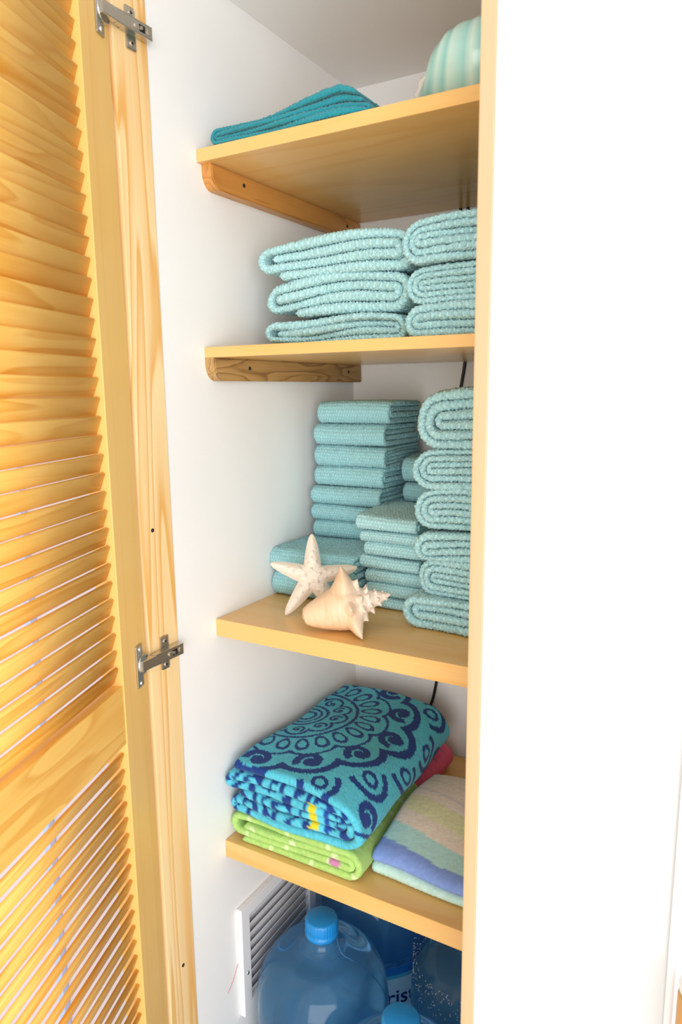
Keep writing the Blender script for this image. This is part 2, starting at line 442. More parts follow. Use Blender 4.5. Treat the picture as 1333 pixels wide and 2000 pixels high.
def wsamples(depth, tt, near, far, dn, df, dense_far=0):
    a = tt/2; b = depth-tt/2
    ws = [a]
    while ws[-1] < b:
        x = ws[-1]; ws.append(x+(dn if x < near or x > depth-dense_far else df))
    ws = np.array(ws); return a+(ws-a)*(b-a)/(ws[-1]-a)
def towel(name, order, W, depth, H, start_dir=1, mirror=False, seed=0, ds=.003, dn=.003, df=.012, near=.05, far_dense=0, amp=.0007,
          crown=.0, sag=.0, rough=.0025, ragged=.005, mat='aqua', dense=None, colfn=None, gap=.93, warp=None, wamp=None, back_df=None, taper=0, inset=0, crown0=0):
    S, Q, Nn, tt = fold_path(order, W, H, start_dir, inset=inset, ds=ds, gap=gap, dense=dense, seed=seed)
    wo = wsamples(depth, tt, near, 0, dn, df, far_dense)
    wi = wsamples(depth, tt, near if back_df is None else 0, 0, dn, df if back_df is None else back_df, far_dense)
    K = 5; prof = []
    for x in wo: prof.append((tt/2, x, 0, 1.0))
    for k in range(1, K+1):
        a = PI/2-PI*k/(K+1); prof.append((tt/2*math.sin(a), wo[-1]+tt/2*math.cos(a), math.cos(a), math.sin(a)))
    for x in wi[::-1]: prof.append((-tt/2, x, 0, -1.0))
    for k in range(1, K+1):
        a = -PI/2-PI*k/(K+1); prof.append((tt/2*math.sin(a), wo[0]+tt/2*math.cos(a), math.cos(a), math.sin(a)))
    prof = np.array(prof); m = len(prof); n = len(S)
    nn = np.repeat(prof[None, :, 0], n, 0); yy = np.repeat(prof[None, :, 1], n, 0)
    ends = np.ones(n); ends[0] = .3; ends[-1] = .3
    if n > 4: ends[1] = .88; ends[-2] = .88
    nn = nn*ends[:, None]
    # bobbly weave
    I = np.arange(n)[:, None]; J = np.arange(m)[None]
    r = np.random.RandomState(seed+11)
    dsp = amp*np.where((I+J) % 2 == 0, 1.0, -1.0)*(.6+.8*r.rand(n, m)) + amp*.5*r.randn(n, m)
    X = Q[:, 0:1]+Nn[:, 0:1]*(nn+dsp*prof[None, :, 3]); Z = Q[:, 1:2]+Nn[:, 1:2]*(nn+dsp*prof[None, :, 3])
    Y = yy+dsp*prof[None, :, 2]
    f1 = vnoise(seed+1); f2 = vnoise(seed+2); f3 = vnoise(seed+3)
    Y = Y+ragged*f1(S[:, None], 0, 22.0)
    if taper: X = W/2+(X-W/2)*(1-taper*Y/depth)
    hz = np.clip(Z/H, 0, 1)
    Z = Z+(crown0+(crown-crown0)*hz)*np.clip(1-(2*X/W-1)**2, 0, 1)+hz*(-sag*0-sag*(2*X/W-1)**2) + hz*rough*f2(X, Y, 17.0) + np.sin(hz*PI)*rough*.8*f3(X, Y, 24.0)
    X = X+rough*.8*f3(Z*3, Y, 20.0)
    if warp: X, Y, Z = warp(X, Y, Z)
    if mirror: X = W-X
    V = np.stack([X, Y, Z], -1).reshape(-1, 3)
    i = np.arange(n-1)[:, None]; j = np.arange(m)[None]; j2 = (j+1) % m
    F = np.stack([i*m+j, i*m+j2, (i+1)*m+j2, (i+1)*m+j], -1).reshape(-1, 4)
    # close both free ends by bridging outer to inner rows
    if mirror: F = F[:, ::-1]
    col = None
    if colfn is not None:
        col = colfn(np.repeat(S[:, None], m, 1), yy, np.repeat(prof[None, :, 0], n, 0), X, Y, Z).reshape(-1, 3)
    uv = np.stack([np.repeat(S[:, None], m, 1), yy], -1).reshape(-1, 2)
    me = np_mesh(name, V, F[:, ::-1].copy(), True, uv, col, [M[mat]])
    bm = bmesh.new(); bm.from_mesh(me)
    bm.verts.ensure_lookup_table()
    for base in (0, (n-1)*m):
        try: bm.faces.new([bm.verts[base+k] for k in range(m)])
        except ValueError: pass
    bmesh.ops.recalc_face_normals(bm, faces=bm.faces)
    bm.to_mesh(me); bm.free()
    return me

# --- shelf two: bath towels, folds running left to right, layered ends to the front
Z2 = SH[1][0]+.0016
bath = [  # x0, y0, z0, W, H, order, crown
    (.068, .085, 0, .258, .042, [0, 3, 1, 2], .004, 41),
    (.062, .088, .042, .266, .058, [0, 3, 1, 2], .007, 52),
    (.050, .082, .100, .282, .059, [0, 3, 1, 2], .011, 63)]
bl = ['bottom aqua bath towel of the three beside the wall on the eye-level shelf',
      'middle aqua bath towel of the three beside the wall on the eye-level shelf',
      'topmost aqua bath towel of the three beside the wall, nearest the upper cleat']
for k, (x0, y0, z0, W, H, od, cr, sd) in enumerate(bath):
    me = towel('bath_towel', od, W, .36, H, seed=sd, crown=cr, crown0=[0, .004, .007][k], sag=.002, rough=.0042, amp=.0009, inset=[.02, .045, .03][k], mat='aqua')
    tag(obj('bath_towel', me, None, None, (x0, y0, Z2+z0)), bl[k], 'towel', 'aqua bath towels on the eye-level shelf')
bathr = [(.332, .044, 0, .178, .045, [3, 0, 2, 1], .002, 71), (.336, .046, .045, .172, .053, [5, 0, 4, 1, 3, 2], .003, 72),
         (.334, .040, .098, .175, .058, [5, 0, 4, 1, 3, 2], .006, 73)]
bl = ['bottom aqua bath towel in the half-hidden stack by the right-hand trim on the eye-level shelf',
      'middle aqua bath towel in the half-hidden stack by the right-hand trim on the eye-level shelf',
      'topmost aqua bath towel in the half-hidden stack by the right-hand trim under the black cables']
for k, (x0, y0, z0, W, H, od, cr, sd) in enumerate(bathr):
    me = towel('bath_towel', od, W, .34, H, seed=sd, crown=cr, crown0=[0, .002, .003][k], sag=.004, rough=.004, amp=.0009, mirror=True, mat='aqua')
    tag(obj('bath_towel', me, None, None, (x0, y0, Z2+z0)), bl[k], 'towel', 'aqua bath towels on the eye-level shelf')

# --- shelf three
Z3 = SH[2][0]+.0008
def face_front(me, x0, yf, z0, W, name, rz=0):
    # local X -> world -y (big fold to the front), local Y -> world x
    o = obj(name, me, None, None, (x0, yf+W, z0)); o.rotation_euler = (0, 0, -PI/2+rz); return o
pair = [towel('hand_towel', [3, 0, 1, 2], .30, .182, .046, seed=81+k, ds=.003, dn=.003, df=.003, crown=.002, rough=.003, ragged=.004, mat='aqua2', far_dense=0) for k in range(2)]
for k in range(2):
    tag(face_front(pair[k], .003-.001*k, .160-.002*k, Z3+.0465*k, .30, 'hand_towel'),
        ['lower of the two aqua hand towels lying flat behind the starfish', 'upper of the two aqua hand towels lying flat behind the starfish'][k], 'towel', 'aqua hand towels under the washcloth stack')
wash = [towel('washcloth', [3, 0, 1, 2] if k < 2 else [5, 0, 1, 4, 3, 2], .17, .155, .0395, seed=90+k, ds=.0028, dn=.0028, df=.0028, crown=.001, rough=.0022, ragged=.003, mat='aqua2') for k in range(3)]
ords = ['bottom', 'second lowest', 'third lowest', 'middle', 'third highest', 'second highest', 'topmost']
zb = Z3+.0945; r = rnd(8)
offs = [.018, .018, .022, .027, .028, .027, .034]
hts = [.0345, .0335, .0365, .0395, .042, .0425, .042]
for k in range(7):
    o = face_front(wash[(k*2) % 3], offs[k], .281+r.uniform(-.004, .004), zb, .17, 'washcloth', r.uniform(-.03, .03)); o.scale.z = hts[k]/.0408; zb += hts[k]
    tag(o, '%s aqua washcloth in the tall corner stack of seven under the dark cleat' % ords[k], 'washcloth', 'washcloths in the tall corner stack')
# front centre stack of seven, deep
mid = [towel('washcloth', [3, 0, 1, 2], .27, .118, .026, seed=110+k, ds=.0028, dn=.0028, df=.0028, crown=.003, rough=.0035, ragged=.003, mat='aqua') for k in range(3)]
zb = Z3; mo = [.197, .195, .187, .189, .184, .181, .176]; mh = [.0215, .0215, .0275, .0235, .0235, .0225, .0275]
for k in range(7):
    o = face_front(mid[k % 3], mo[k], .186+r.uniform(-.003, .003), zb, .27, 'washcloth', r.uniform(-.02, .02)); o.scale.z = mh[k]/.0275; zb += mh[k]
    tag(o, '%s aqua washcloth in the short stack just behind the conch shell' % ords[k], 'washcloth', 'washcloths in the short stack behind the conch')
zmid = zb
for k in range(2):
    o = face_front(wash[k+1], .202-.012*k, .318, zmid+.002+.040*k, .17, 'washcloth', -.03+.06*k); o.scale = (.9, .72, .95 if k == 0 else 1.12)
    tag(o, ['lower of two dim aqua washcloths at the back between the towel stacks', 'upper of two dim aqua washcloths at the back between the towel stacks'][k], 'washcloth', 'washcloth pair at the back')
# right-hand stack of six rolled towels
ro = [(.303, .053, .113, 131), (.320, .059, .123, 132), (.318, .052, .121, 133), (.317, .065, .122, 134), (.322, .064, .118, 135), (.322, .080, .118, 136)]
zb = Z3
nm = ['lowest', 'second lowest', 'third lowest', 'third highest', 'second highest', 'topmost']
for k, (x0, H, y0, sd) in enumerate(ro):
    od = [5, 0, 4, 1, 3, 2] if k in (1, 4, 3, 5) else [3, 0, 2, 1]
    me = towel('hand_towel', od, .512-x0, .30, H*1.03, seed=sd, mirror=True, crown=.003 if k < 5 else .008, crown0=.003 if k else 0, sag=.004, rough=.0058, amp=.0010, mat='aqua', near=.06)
    o = obj('hand_towel', me, None, None, (x0, y0, zb)); zb += H
    tag(o, '%s fluffy aqua hand towel in the tall rolled stack against the right-hand trim' % nm[k], 'towel', 'rolled hand towels by the trim')

# --- shelf four: beach towels
Z4 = SH[3][0]+.0008
DARK = np.array((.008, .045, .235)); LIGHT = np.array((.095, .55, .72)); YEL = np.array((.72, .66, .03))
def spiral(px, py, a0, R, wd, sgn=1, turns=1.15):
    """distance-based hook: True where the point lies on a spiral curl"""
    rho = np.hypot(px, py); th = np.mod(sgn*np.arctan2(py, px)-a0, 2*PI)
    hit = np.zeros(px.shape, bool)
    for q in (0, 1):
        tt_ = th+2*PI*q
        rad = R*(1-.80*tt_/(2*PI*turns))
        hit |= (np.abs(rho-rad) < wd*(.55+.45*rad/R)) & (tt_ < 2*PI*turns)
    hit |= rho < wd*1.15
    return hit
def mandala(u, v):
    rs = np.random.RandomState(4); jit = .0011
    u = u+rs.randn(*u.shape)*jit*.55; v = v+rs.randn(*v.shape)*jit*.55
    rr_ = np.hypot(u, v); ph = np.arctan2(v, u)
    D_ = np.zeros(u.shape, bool)
    D_ |= (rr_ > .0145)&(rr_ < .0215); D_ |= (rr_ > .0285)&(rr_ < .0345); D_ |= (rr_ > .0415)&(rr_ < .0485)
    def lobes(N, R0, off=0):
        k = np.round((ph-off)/(2*PI/N)); pc = off+k*2*PI/N
        d = ph-pc
        return rr_*np.cos(d)-R0, rr_*np.sin(d)
    lx, ly = lobes(10, .069)
    inb = (rr_ > .048) & (rr_ < .106)
    D_ |= inb & spiral(lx, ly, .6, .0145, .0034, 1)
    D_ |= inb & (np.abs(np.hypot(lx, ly)-.0245) < .0032) & (lx > -.004)
    D_ |= (rr_ > .1035)&(rr_ < .1105)
    lx, ly = lobes(24, .1355)
    e = np.hypot(lx/.0205, ly/(.0118+lx*.14))
    D_ |= (rr_ > .109)&(rr_ < .165)&(e > .68)&(e < 1.12)
    lx, ly = lobes(12, .150, .13)
    D_ |= (rr_ > .158)&(np.abs(np.hypot(lx/.62, ly)-.0425) < .0042)&(lx > .002)
    lx, ly = lobes(13, .200, .0)
    D_ |= (rr_ > .160)&(rr_ < .248)&spiral(lx, ly, 1.3, .0255, .0082, -1, 1.2)
    lx2, ly2 = lobes(13, .186, .0)
    D_ |= (lx2 > .010)&(np.abs(np.hypot(lx2/.84, ly2)-.0560) < .0078)&(rr_ < .27)
    lx, ly = lobes(17, .262, .19)
    q = np.hypot(lx, ly)
    D_ |= (rr_ > .238)&(rr_ < .30)&((q > .0085)&(q < .0160))
    D_ |= (rr_ > .244)&(np.abs(np.hypot(lx+.004, ly)-.034) < .0058)&(lx > -.010)
    lx, ly = lobes(19, .322, .0)
    D_ |= (rr_ > .29)&spiral(lx, ly, .8, .025, .0078, 1)
    D_ |= (rr_ > .345)&(rr_ < .353)
    return D_
def blue_col(s, y, nside, X, Y, Z):
    D_ = mandala((s-.012)/1.0, (y-.228))
    # border print on the turned-in layers
    g = mandala(np.mod(s*.8, .34)-.1, y+.06)
    D_ = np.where(s > .52, g, D_)
    c = np.where(D_[..., None], DARK, LIGHT)
    rv = np.random.RandomState(9).rand(*s.shape)[..., None]
    c = c*(.85+.3*rv)
    fr = (y < .016) & (Z > .022) & (Z < .074)
    for a0, a1, k in ((.176, .192, YEL), (.192, .205, LIGHT*1.15), (.205, .216, DARK*1.7)):
        c = np.where((fr & (X > a0) & (X < a1))[..., None], k, c)
    return c
GREEN = np.array((.43, .68, .19)); GDOT = np.array((.64, .80, .42)); PINK = np.array((.76, .10, .20)); PDOT = np.array((.36, .13, .19))
def green_col(s, y, nside, X, Y, Z):
    pk = y > .285
    pk = pk | ((nside < 0) & (y > .25))
    base = np.where(pk[..., None], PINK, GREEN); dot = np.where(pk[..., None], PDOT, GDOT)
    p = .042; row = np.floor(s/p); yy = y+.5*p*(row % 2)
    du = (s/p-row-.5)*p; dv = (yy/p-np.floor(yy/p)-.5)*p
    rs = np.random.RandomState(2)
    m = np.hypot(du, dv) < .0046+rs.randn(*s.shape)*.0003
    c = np.where(m[..., None], dot, base)
    inn = (y < .010) & (np.hypot(X-.222, (Z-.024)*1.3) < .011)          # pink turned-in corner
    c = np.where(inn[..., None], np.array((.55, .25, .42)), c)
    return c*(.9+.2*rs.rand(*s.shape)[..., None])
def bwarp(X, Y, Z):
    Z = Z + np.clip(Z/.10, 0, 1)*(.010*np.sin(np.clip(X/.28, 0, 1)*PI) - .016*(1-np.clip(Y/.40, 0, 1))*np.clip(X/.28, 0, 1)**2 + .004*np.sin(Y*14))
    return X, Y, Z
me = towel('beach_towel', [0, 3, 1, 2], .272, .430, .054, inset=.012, seed=151, ds=.004, dn=.004, df=.005, near=.5, amp=.0003, rough=.002, ragged=.004, mat='printed', colfn=green_col, gap=.96)
tag(obj('beach_towel', me, None, None, (.004, .010, Z4)), 'lime green and pink beach towel with pale dots under the blue towel', 'towel')
me = towel('beach_towel', [5, 0, 1, 4, 3, 2], .280, .400, .098, seed=163, dense=(.40, .0020), ds=.005, dn=.0020, df=.0020, near=.5, back_df=.012, amp=.00035, rough=.0035, ragged=.006, mat='printed', colfn=blue_col, gap=.93, warp=bwarp, taper=.04)
tag(obj('beach_towel', me, None, None, (.005, .004, Z4+.0555)), 'blue and turquoise swirl-patterned beach towel folded on top of the green towel', 'towel')
STR = [(0, (.80, .82, .66)), (.010, (.78, .72, .62))]
def stripe_col(s, y, nside, X, Y, Z):
    q = s-.012*np.sin(y*14)       # bands follow the folded edge
    bands = [(-1, (.76, .72, .68)), (.030, (.68, .67, .67)), (.036, (.80, .76, .72)), (.070, (.66, .66, .67)), (.076, (.82, .78, .73)), (.098, (.73, .77, .50)), (.142, (.82, .75, .66)),
             (.176, (.45, .74, .73)), (.216, (.22, .34, .74)), (.268, (.12, .22, .66)), (.292, (.10, .20, .62)), (.34, (.56, .82, .75))]
    c = np.zeros(s.shape+(3,))
    for a, k in bands: c = np.where((q >= a)[..., None], np.array(k), c)
    rs = np.random.RandomState(3)
    c = c*(.93+.14*rs.rand(*s.shape)[..., None])
    return c
def swarp(X, Y, Z):
    h = np.clip(Z/.06, 0, 1)
    Z = Z+h*(-.014*(X/.27)**4 + .006*np.sin(X*16+Y*8)+.004*np.sin(Y*30))
    return X, Y, Z
me = towel('beach_towel', [3, 2, 1, 0], .27, .218, .066, seed=171, ds=.0035, dn=.004, df=.004, near=.5, amp=.00035, rough=.0035, ragged=.004, mat='printed', colfn=stripe_col, gap=.97, warp=swarp)
tag(face_front(me, .288, .044, Z4, .27, 'beach_towel', -.04), 'pastel striped beach towel folded flat against the right-hand trim', 'towel')

# ------------------------------------------------------------ teal cloth on the top shelf
Z1 = SH[0][0]+.0006
def twarp(X, Y, Z):
    x = .275-X
    q = np.clip((x-.08)/.150, 0, 1); lift = .020*q**2*(3-2*q)
    fall = np.clip((x-.228)/.05, 0, 1); lift = lift*(1-fall**1.3)
    h = np.clip(Z/.022, 0, 1)
    Z = Z*(1-.25*fall) + h*lift
    return X, Y, Z
me = towel('folded_cloth', [3, 0, 1, 2], .275, .15, .023, seed=182, ds=.003, dn=.003, df=.006, near=.06, amp=.0005, rough=.0016, ragged=.005, mat='teal', warp=twarp, mirror=True, inset=.012)
o = obj('folded_cloth', me, None, None, (.028, .006, Z1)); tag(o, 'deep teal microfibre cloth folded on the top shelf', 'cloth')

# ------------------------------------------------------------ ceramic shell on the top shelf
def ceramic():
    t = NT('aqua_glaze'); tc = t.n('ShaderNodeTexCoord')
    a = t.n('ShaderNodeVertexColor', layer_name='col')
    nz = t.n('ShaderNodeTexNoise', ins={'Vector': tc.outputs['Object'], 'Scale': 35.0, 'Detail': 3.0})
    t.set(Base_Color=t.mix(t.math('MULTIPLY', nz.outputs[0], .35), a.outputs[0], rgb(.62, .80, .74)), Roughness=.16)
    return t.m
M['glaze'] = ceramic(); M['lip'] = simple('pink_cream_glaze', (.80, .70, .62), .2, noise=.05)
def snail():
    # tube on a logarithmic spiral in the XZ plane, growing towards the mouth
    n, m = 220, 40; turns = 2.35
    V = np.zeros((n, m, 3)); Cc = np.zeros((n, m, 3))
    for i in range(n):
        q = i/(n-1); th = q*turns*2*PI; g = math.exp(.155*(th-turns*2*PI))
        rad = .043*g; cr = .034*g
        th2 = th-turns*2*PI+math.radians(-62)
        cx, cz = math.cos(th2)*cr, math.sin(th2)*cr
        yy = -.018*(1-g)
        for j in range(m):
            a = 2*PI*j/m
            rib = 1+.030*math.cos(a*15)*min(1, g*1.5)
            ex = math.cos(a)*rad*rib; ey = math.sin(a)*rad*1.12*rib
            V[i, j] = (cx+math.cos(th2)*ex, yy+ey, cz+math.sin(th2)*ex)
            f = .5-.5*math.cos(a*15); band = .5+.5*math.sin(a*4+1)
            Cc[i, j] = np.array((.56, .76, .68))*(1-f)+np.array((.20, .56, .53))*f+np.array((.06, .03, .0))*band*(1-f)
    V = V.reshape(-1, 3)
    i = np.arange(n-1)[:, None]; j = np.arange(m)[None]; j2 = (j+1) % m
    F = np.stack([i*m+j, i*m+j2, (i+1)*m+j2, (i+1)*m+j], -1).reshape(-1, 4)
    ring = V[(n-1)*m:]
    return np_mesh('shell', V, F, True, None, Cc.reshape(-1, 3), [M['glaze']]), ring
sh_me, ring = snail()
zmin = min(v.co.z for v in sh_me.vertices)
sh_root = empty('ceramic_shell', (.410, .112, Z1), math.radians(100)); sh_root.scale = (1.25, 1.75, 1.0); tag(sh_root, 'ribbed aqua glazed ceramic sea shell on the top shelf behind the trim', 'ornament')
obj('whorl', sh_me, None, sh_root, (0, 0, -zmin))
lp = [Vector(p) for p in ring]; lp.append(lp[0])
obj('lip', tube_mesh('lip', [p+Vector((0, 0, -zmin)) for p in lp], .003, 8), M['lip'], sh_root)

# ------------------------------------------------------------ starfish
def star_mat():
    t = NT('starfish_skin'); tc = t.n('ShaderNodeTexCoord')
    v = t.n('ShaderNodeTexVoronoi', ins={'Vector': tc.outputs['Object'], 'Scale': 420.0})
    n = t.n('ShaderNodeTexNoise', ins={'Vector': tc.outputs['Object'], 'Scale': 60.0, 'Detail': 3.0})
    t.set(Base_Color=t.mix(n.outputs[0], rgb(.74, .62, .50), rgb(.86, .79, .70)), Roughness=.7)
    t.bump(v.outputs[0], .5, .0012); return t.m
M['star'] = star_mat()
Cst = Vector((.1310, .1100, -.2975)); Rst = Vector((.848, .53, 0)); Ust = Vector((-.1638, .2620, .9511)); Nst = Rst.cross(Ust)
arms = [(90.5, .0765), (161.4, .079), (10.8, .0805), (-126.9, .0815), (-55.8, .080)]
def starfish():
    nphi, nr = 260, 64
    def halfw(x, L):
        x = np.clip(x/L, 0, 1); return (.0135*(1-x)**.85+.0056)*np.sqrt(np.clip(1-x**9, 0, 1))
    def inside(x, y):
        f = np.zeros(np.shape(x))-1.0
        for a, L in arms:
            a = math.radians(a); t_ = x*math.cos(a)+y*math.sin(a); s_ = -x*math.sin(a)+y*math.cos(a)
            f = np.maximum(f, np.where((t_ >= 0)&(t_ <= L), 1-np.abs(s_)/np.maximum(halfw(t_, L), 1e-6), -1.0))
        return np.maximum(f, 1-np.hypot(x, y)/.0215)
    ph = np.linspace(0, 2*PI, nphi, endpoint=False)
    # put samples exactly on the arm axes
    rs = np.linspace(.01, .0845, 400); out = np.zeros(nphi)
    for i, p in enumerate(ph):
        f = inside(rs*np.cos(p), rs*np.sin(p)); ok = np.where(f > 0)[0]; out[i] = rs[ok.max()]
    for _ in range(2): out = np.minimum(out, .999*(np.roll(out, 1)+2*out+np.roll(out, -1))/4+.0004) if False else out
    r = rnd(12); spots = []
    for a, L in arms:
        a0 = math.radians(a)
        for t_, s_ in ((.013, .002), (.023, .0065), (.024, -.0065), (.034, .001), (.045, -.001)):
            t_ += r.uniform(-.002, .002); spots.append((t_*math.cos(a0)-s_*math.sin(a0), t_*math.sin(a0)+s_*math.cos(a0), .0044*(1-t_/.14), .0072*(1-t_/.085)))
    V = []
    for k in range(nr+1):
        q = (k/nr)**.8
        for i, p in enumerate(ph):
            R = out[i]*q; x, y = R*math.cos(p), R*math.sin(p)
            ridge = 0
            for a, L in arms:
                a = math.radians(a); t_ = x*math.cos(a)+y*math.sin(a); s_ = -x*math.sin(a)+y*math.cos(a)
                if t_ > -.01:
                    hw = float(halfw(max(t_, 0), L)); ridge = max(ridge, max(0, 1-(s_/max(hw*1.05, 1e-5))**2)*(.004+.0125*max(0, 1-max(t_, 0)/L)**.8))
            core = .0155*max(0, 1-(R/.030)**2)**.5 if R < .030 else 0
            z = max(ridge, core)*math.sqrt(max(0, 1-q**6))
            for sx, sy, sr, shh in spots:
                d = math.hypot(x-sx, y-sy)
                if d < sr: z += .55*shh*(.5+.5*math.cos(PI*d/sr))
            V.append((x, y, z))
    nt = len(V)
    for (x, y, z) in V[:]: V.append((x, y, -.32*min(z, .012)-.0004))
    F = []
    for off, fl in ((0, False), (nt, True)):
        for k in range(nr):
            for i in range(nphi):
                j = (i+1) % nphi
                f = (off+k*nphi+i, off+(k+1)*nphi+i, off+(k+1)*nphi+j, off+k*nphi+j)
                F.append(f[::-1] if fl else f)
    for i in range(nphi):
        j = (i+1) % nphi; a = nr*nphi
        F.append((a+i, nt+a+i, nt+a+j, a+j))
    bm = bmesh.new(); me = np_mesh('starfish', V, F, True)
    bm.from_mesh(me); bmesh.ops.remove_doubles(bm, verts=bm.verts, dist=.00003); bm.to_mesh(me); bm.free()
    return me
so = obj('starfish', starfish(), M['star'])
so.matrix_world = Matrix(((Rst.x, Ust.x, Nst.x, Cst.x), (Rst.y, Ust.y, Nst.y, Cst.y), (Rst.z, Ust.z, Nst.z, Cst.z), (0, 0, 0, 1)))
tag(so, 'cream knobbly starfish standing on its arms against the hand towels', 'starfish')

# ------------------------------------------------------------ conch
def conch_mat():
    t = NT('conch_shell_surface'); tc = t.n('ShaderNodeTexCoord')
    mp = t.n('ShaderNodeMapping', ins={'Vector': tc.outputs['Object'], 'Scale': (150, 40, 40), 'Rotation': (0, .5, 0)})
    wv = t.n('ShaderNodeTexNoise', ins={'Vector': mp.outputs[0], 'Scale': 1.0, 'Detail': 3.0, 'Distortion': .6})
    n = t.n('ShaderNodeTexNoise', ins={'Vector': tc.outputs['Object'], 'Scale': 22.0, 'Detail': 2.0})
    sx = t.n('ShaderNodeSeparateXYZ', ins={0: tc.outputs['Object']})
    g = t.n('ShaderNodeMapRange', ins={0: sx.outputs[0], 1: .075, 2: .105})
    c1 = t.mix(n.outputs[0], rgb(.74, .48, .27), rgb(.80, .62, .45))
    rp = t.n('ShaderNodeValToRGB', ins={0: wv.outputs[0]}); rp.color_ramp.elements[0].position = .45; rp.color_ramp.elements[1].position = .62
    c2 = t.mix(t.math('MULTIPLY', rp.outputs[0], .38), c1, rgb(.74, .42, .20))
    c3 = t.mix(g.outputs[0], c2, rgb(.80, .67, .56))
    t.set(Base_Color=c3, Roughness=.42); t.bump(wv.outputs[0], .25, .001); return t.m
M['conch'] = conch_mat()
def conch():
    # axis along local X: 0 = siphonal end, .148 = apex
    n, m = 220, 180; LX = .148; xs_ = .078
    xk = np.array([0, .004, .012, .030, .055, .078, .084, .095, .100, .108, .113, .121, .127, .135, .139, .145, .148])
    rk = np.array([.001, .013, .018, .0255, .034, .0395, .036, .026, .0245, .0185, .0175, .0125, .0115, .0072, .006, .0028, .0008])
    x = np.linspace(0, LX, n); rad = np.interp(x, xk, rk)
    for _ in range(2): rad[1:-1] = (rad[:-2]+2*rad[1:-1]+rad[2:])/4
    a = np.linspace(0, 2*PI, m, endpoint=False)
    X = np.repeat(x[:, None], m, 1); A_ = np.repeat(a[None], n, 0); R = np.repeat(rad[:, None], m, 1)
    # spiral slant of the whorls
    X2 = X + .010*((A_/(2*PI))-.5)*np.clip((X-.05)/.05, 0, 1)
    R = np.interp(X2, x, rad)*np.clip(1, 0, 1)
    # flattened belly and fine spiral cords
    R = R*(1+.0022*np.sin(X*700+A_*3))
    def spike(xc, ang, h, sx, sa, lean=0):
        da = (A_-ang+PI) % (2*PI)-PI
        d = np.sqrt(((X-xc)/sx)**2+(da/sa)**2)
        return h*np.clip(1-d, 0, 1)**1.25
    add = np.zeros_like(R); dx = np.zeros_like(R)
    S_ = [(.078, 92, .030, .024, .75), (.081, 172, .011, .010, .32), (.084, 221, .032, .017, .46), (.080, 300, .004, .010, .4), (.080, 30, .016, .014, .45)]
    for xc, ad_, h, sx, sa in S_:
        k = spike(xc, math.radians(ad_), h, sx, sa); add += k; dx += k*.12
    r = rnd(21)
    for xc, N, h, sx, sa in ((.099, 8, .012, .0058, .30), (.1125, 8, .0085, .0045, .30), (.1265, 7, .0055, .0036, .32), (.1385, 6, .003, .003, .35)):
        for k in range(N):
            ang = 2*PI*k/N+r.uniform(-.1, .1)+.2
            sp = spike(xc+.006*((ang/(2*PI)) % 1-.5), ang, h*r.uniform(.8, 1.2), sx, sa); add += sp; dx += sp*.35
    R = R+add; X = X+dx
    # outer lip flare under the belly
    lipf = np.exp(-((((A_-math.radians(285)+PI) % (2*PI)-PI))/.5)**2)*np.clip(np.sin(np.clip((X-.004)/.082, 0, 1)*PI), 0, 1)
    R = R+.005*lipf
    V = np.stack([X, R*np.cos(A_), R*np.sin(A_)], -1).reshape(-1, 3)
    i = np.arange(n-1)[:, None]; j = np.arange(m)[None]; j2 = (j+1) % m
    F = np.stack([i*m+j, (i+1)*m+j, (i+1)*m+j2, i*m+j2], -1).reshape(-1, 4)
    return np_mesh('conch_shell', V, F, True, None, None, [M['conch']])
co = obj('conch_shell', conch())
La = Vector((.1700, .0145, -.3405)); Ap = Vector((.2929, .0905, -.3060))
ax = (Ap-La).normalized(); zax = Vector((0, 0, 1)); zax = (zax-ax*zax.dot(ax)).normalized(); yax = zax.cross(ax)
# local Y axis must face away from the camera
co.matrix_world = Matrix(((ax.x, -yax.x*-1, zax.x, La.x), (ax.y, yax.y, zax.y, La.y), (ax.z, yax.z, zax.z, La.z), (0, 0, 0, 1)))
_zl = min((co.matrix_world @ v.co).z for v in co.data.vertices)
co.matrix_world = Matrix.Translation((0, 0, SH[2][0]+.0005-_zl)) @ co.matrix_world
tag(co, 'peach and cream spiny conch shell lying in front of the starfish', 'shell')

# ------------------------------------------------------------ cables
cab = [([(.256, .402, .665), (.256, .405, .60), (.25, .45, .48), (.2475, .4945, .40), (.2475, .4955, .30), (.252, .4955, .2), (.262, .4955, .11), (.2627, .4955, .08), (.256, .4955, .035), (.245, .4955, -.03), (.24, .4955, -.2), (.235, .4955, -.4), (.2079, .4955, -.6305), (.1863, .4955, -.7029), (.16, .4955, -.76)], 'black cable dropping from the ceiling hole down the back wall to the lowest shelf'),
       ([(.2625, .402, .665), (.2625, .405, .60), (.263, .45, .48), (.2624, .4945, .40), (.2624, .4955, .30), (.268, .4955, .22), (.27, .4955, .13), (.272, .4955, .104)], 'black cable running beside it behind the bath towels by the trim')]
for p, l in cab:
    tag(obj('power_cable', tube_mesh('power_cable', smooth_pts(p, 8), .0032, 10), M['black']), l, 'cable', 'black cables on the back wall')
me = lathe_mesh('cable_hole', [(.0135, -.0008), (.0135, 0), (.011, .0006)], 24)
obj('cable_hole', me, M['hole'], ceil_o, (.2592, .402, ZC-.0004))

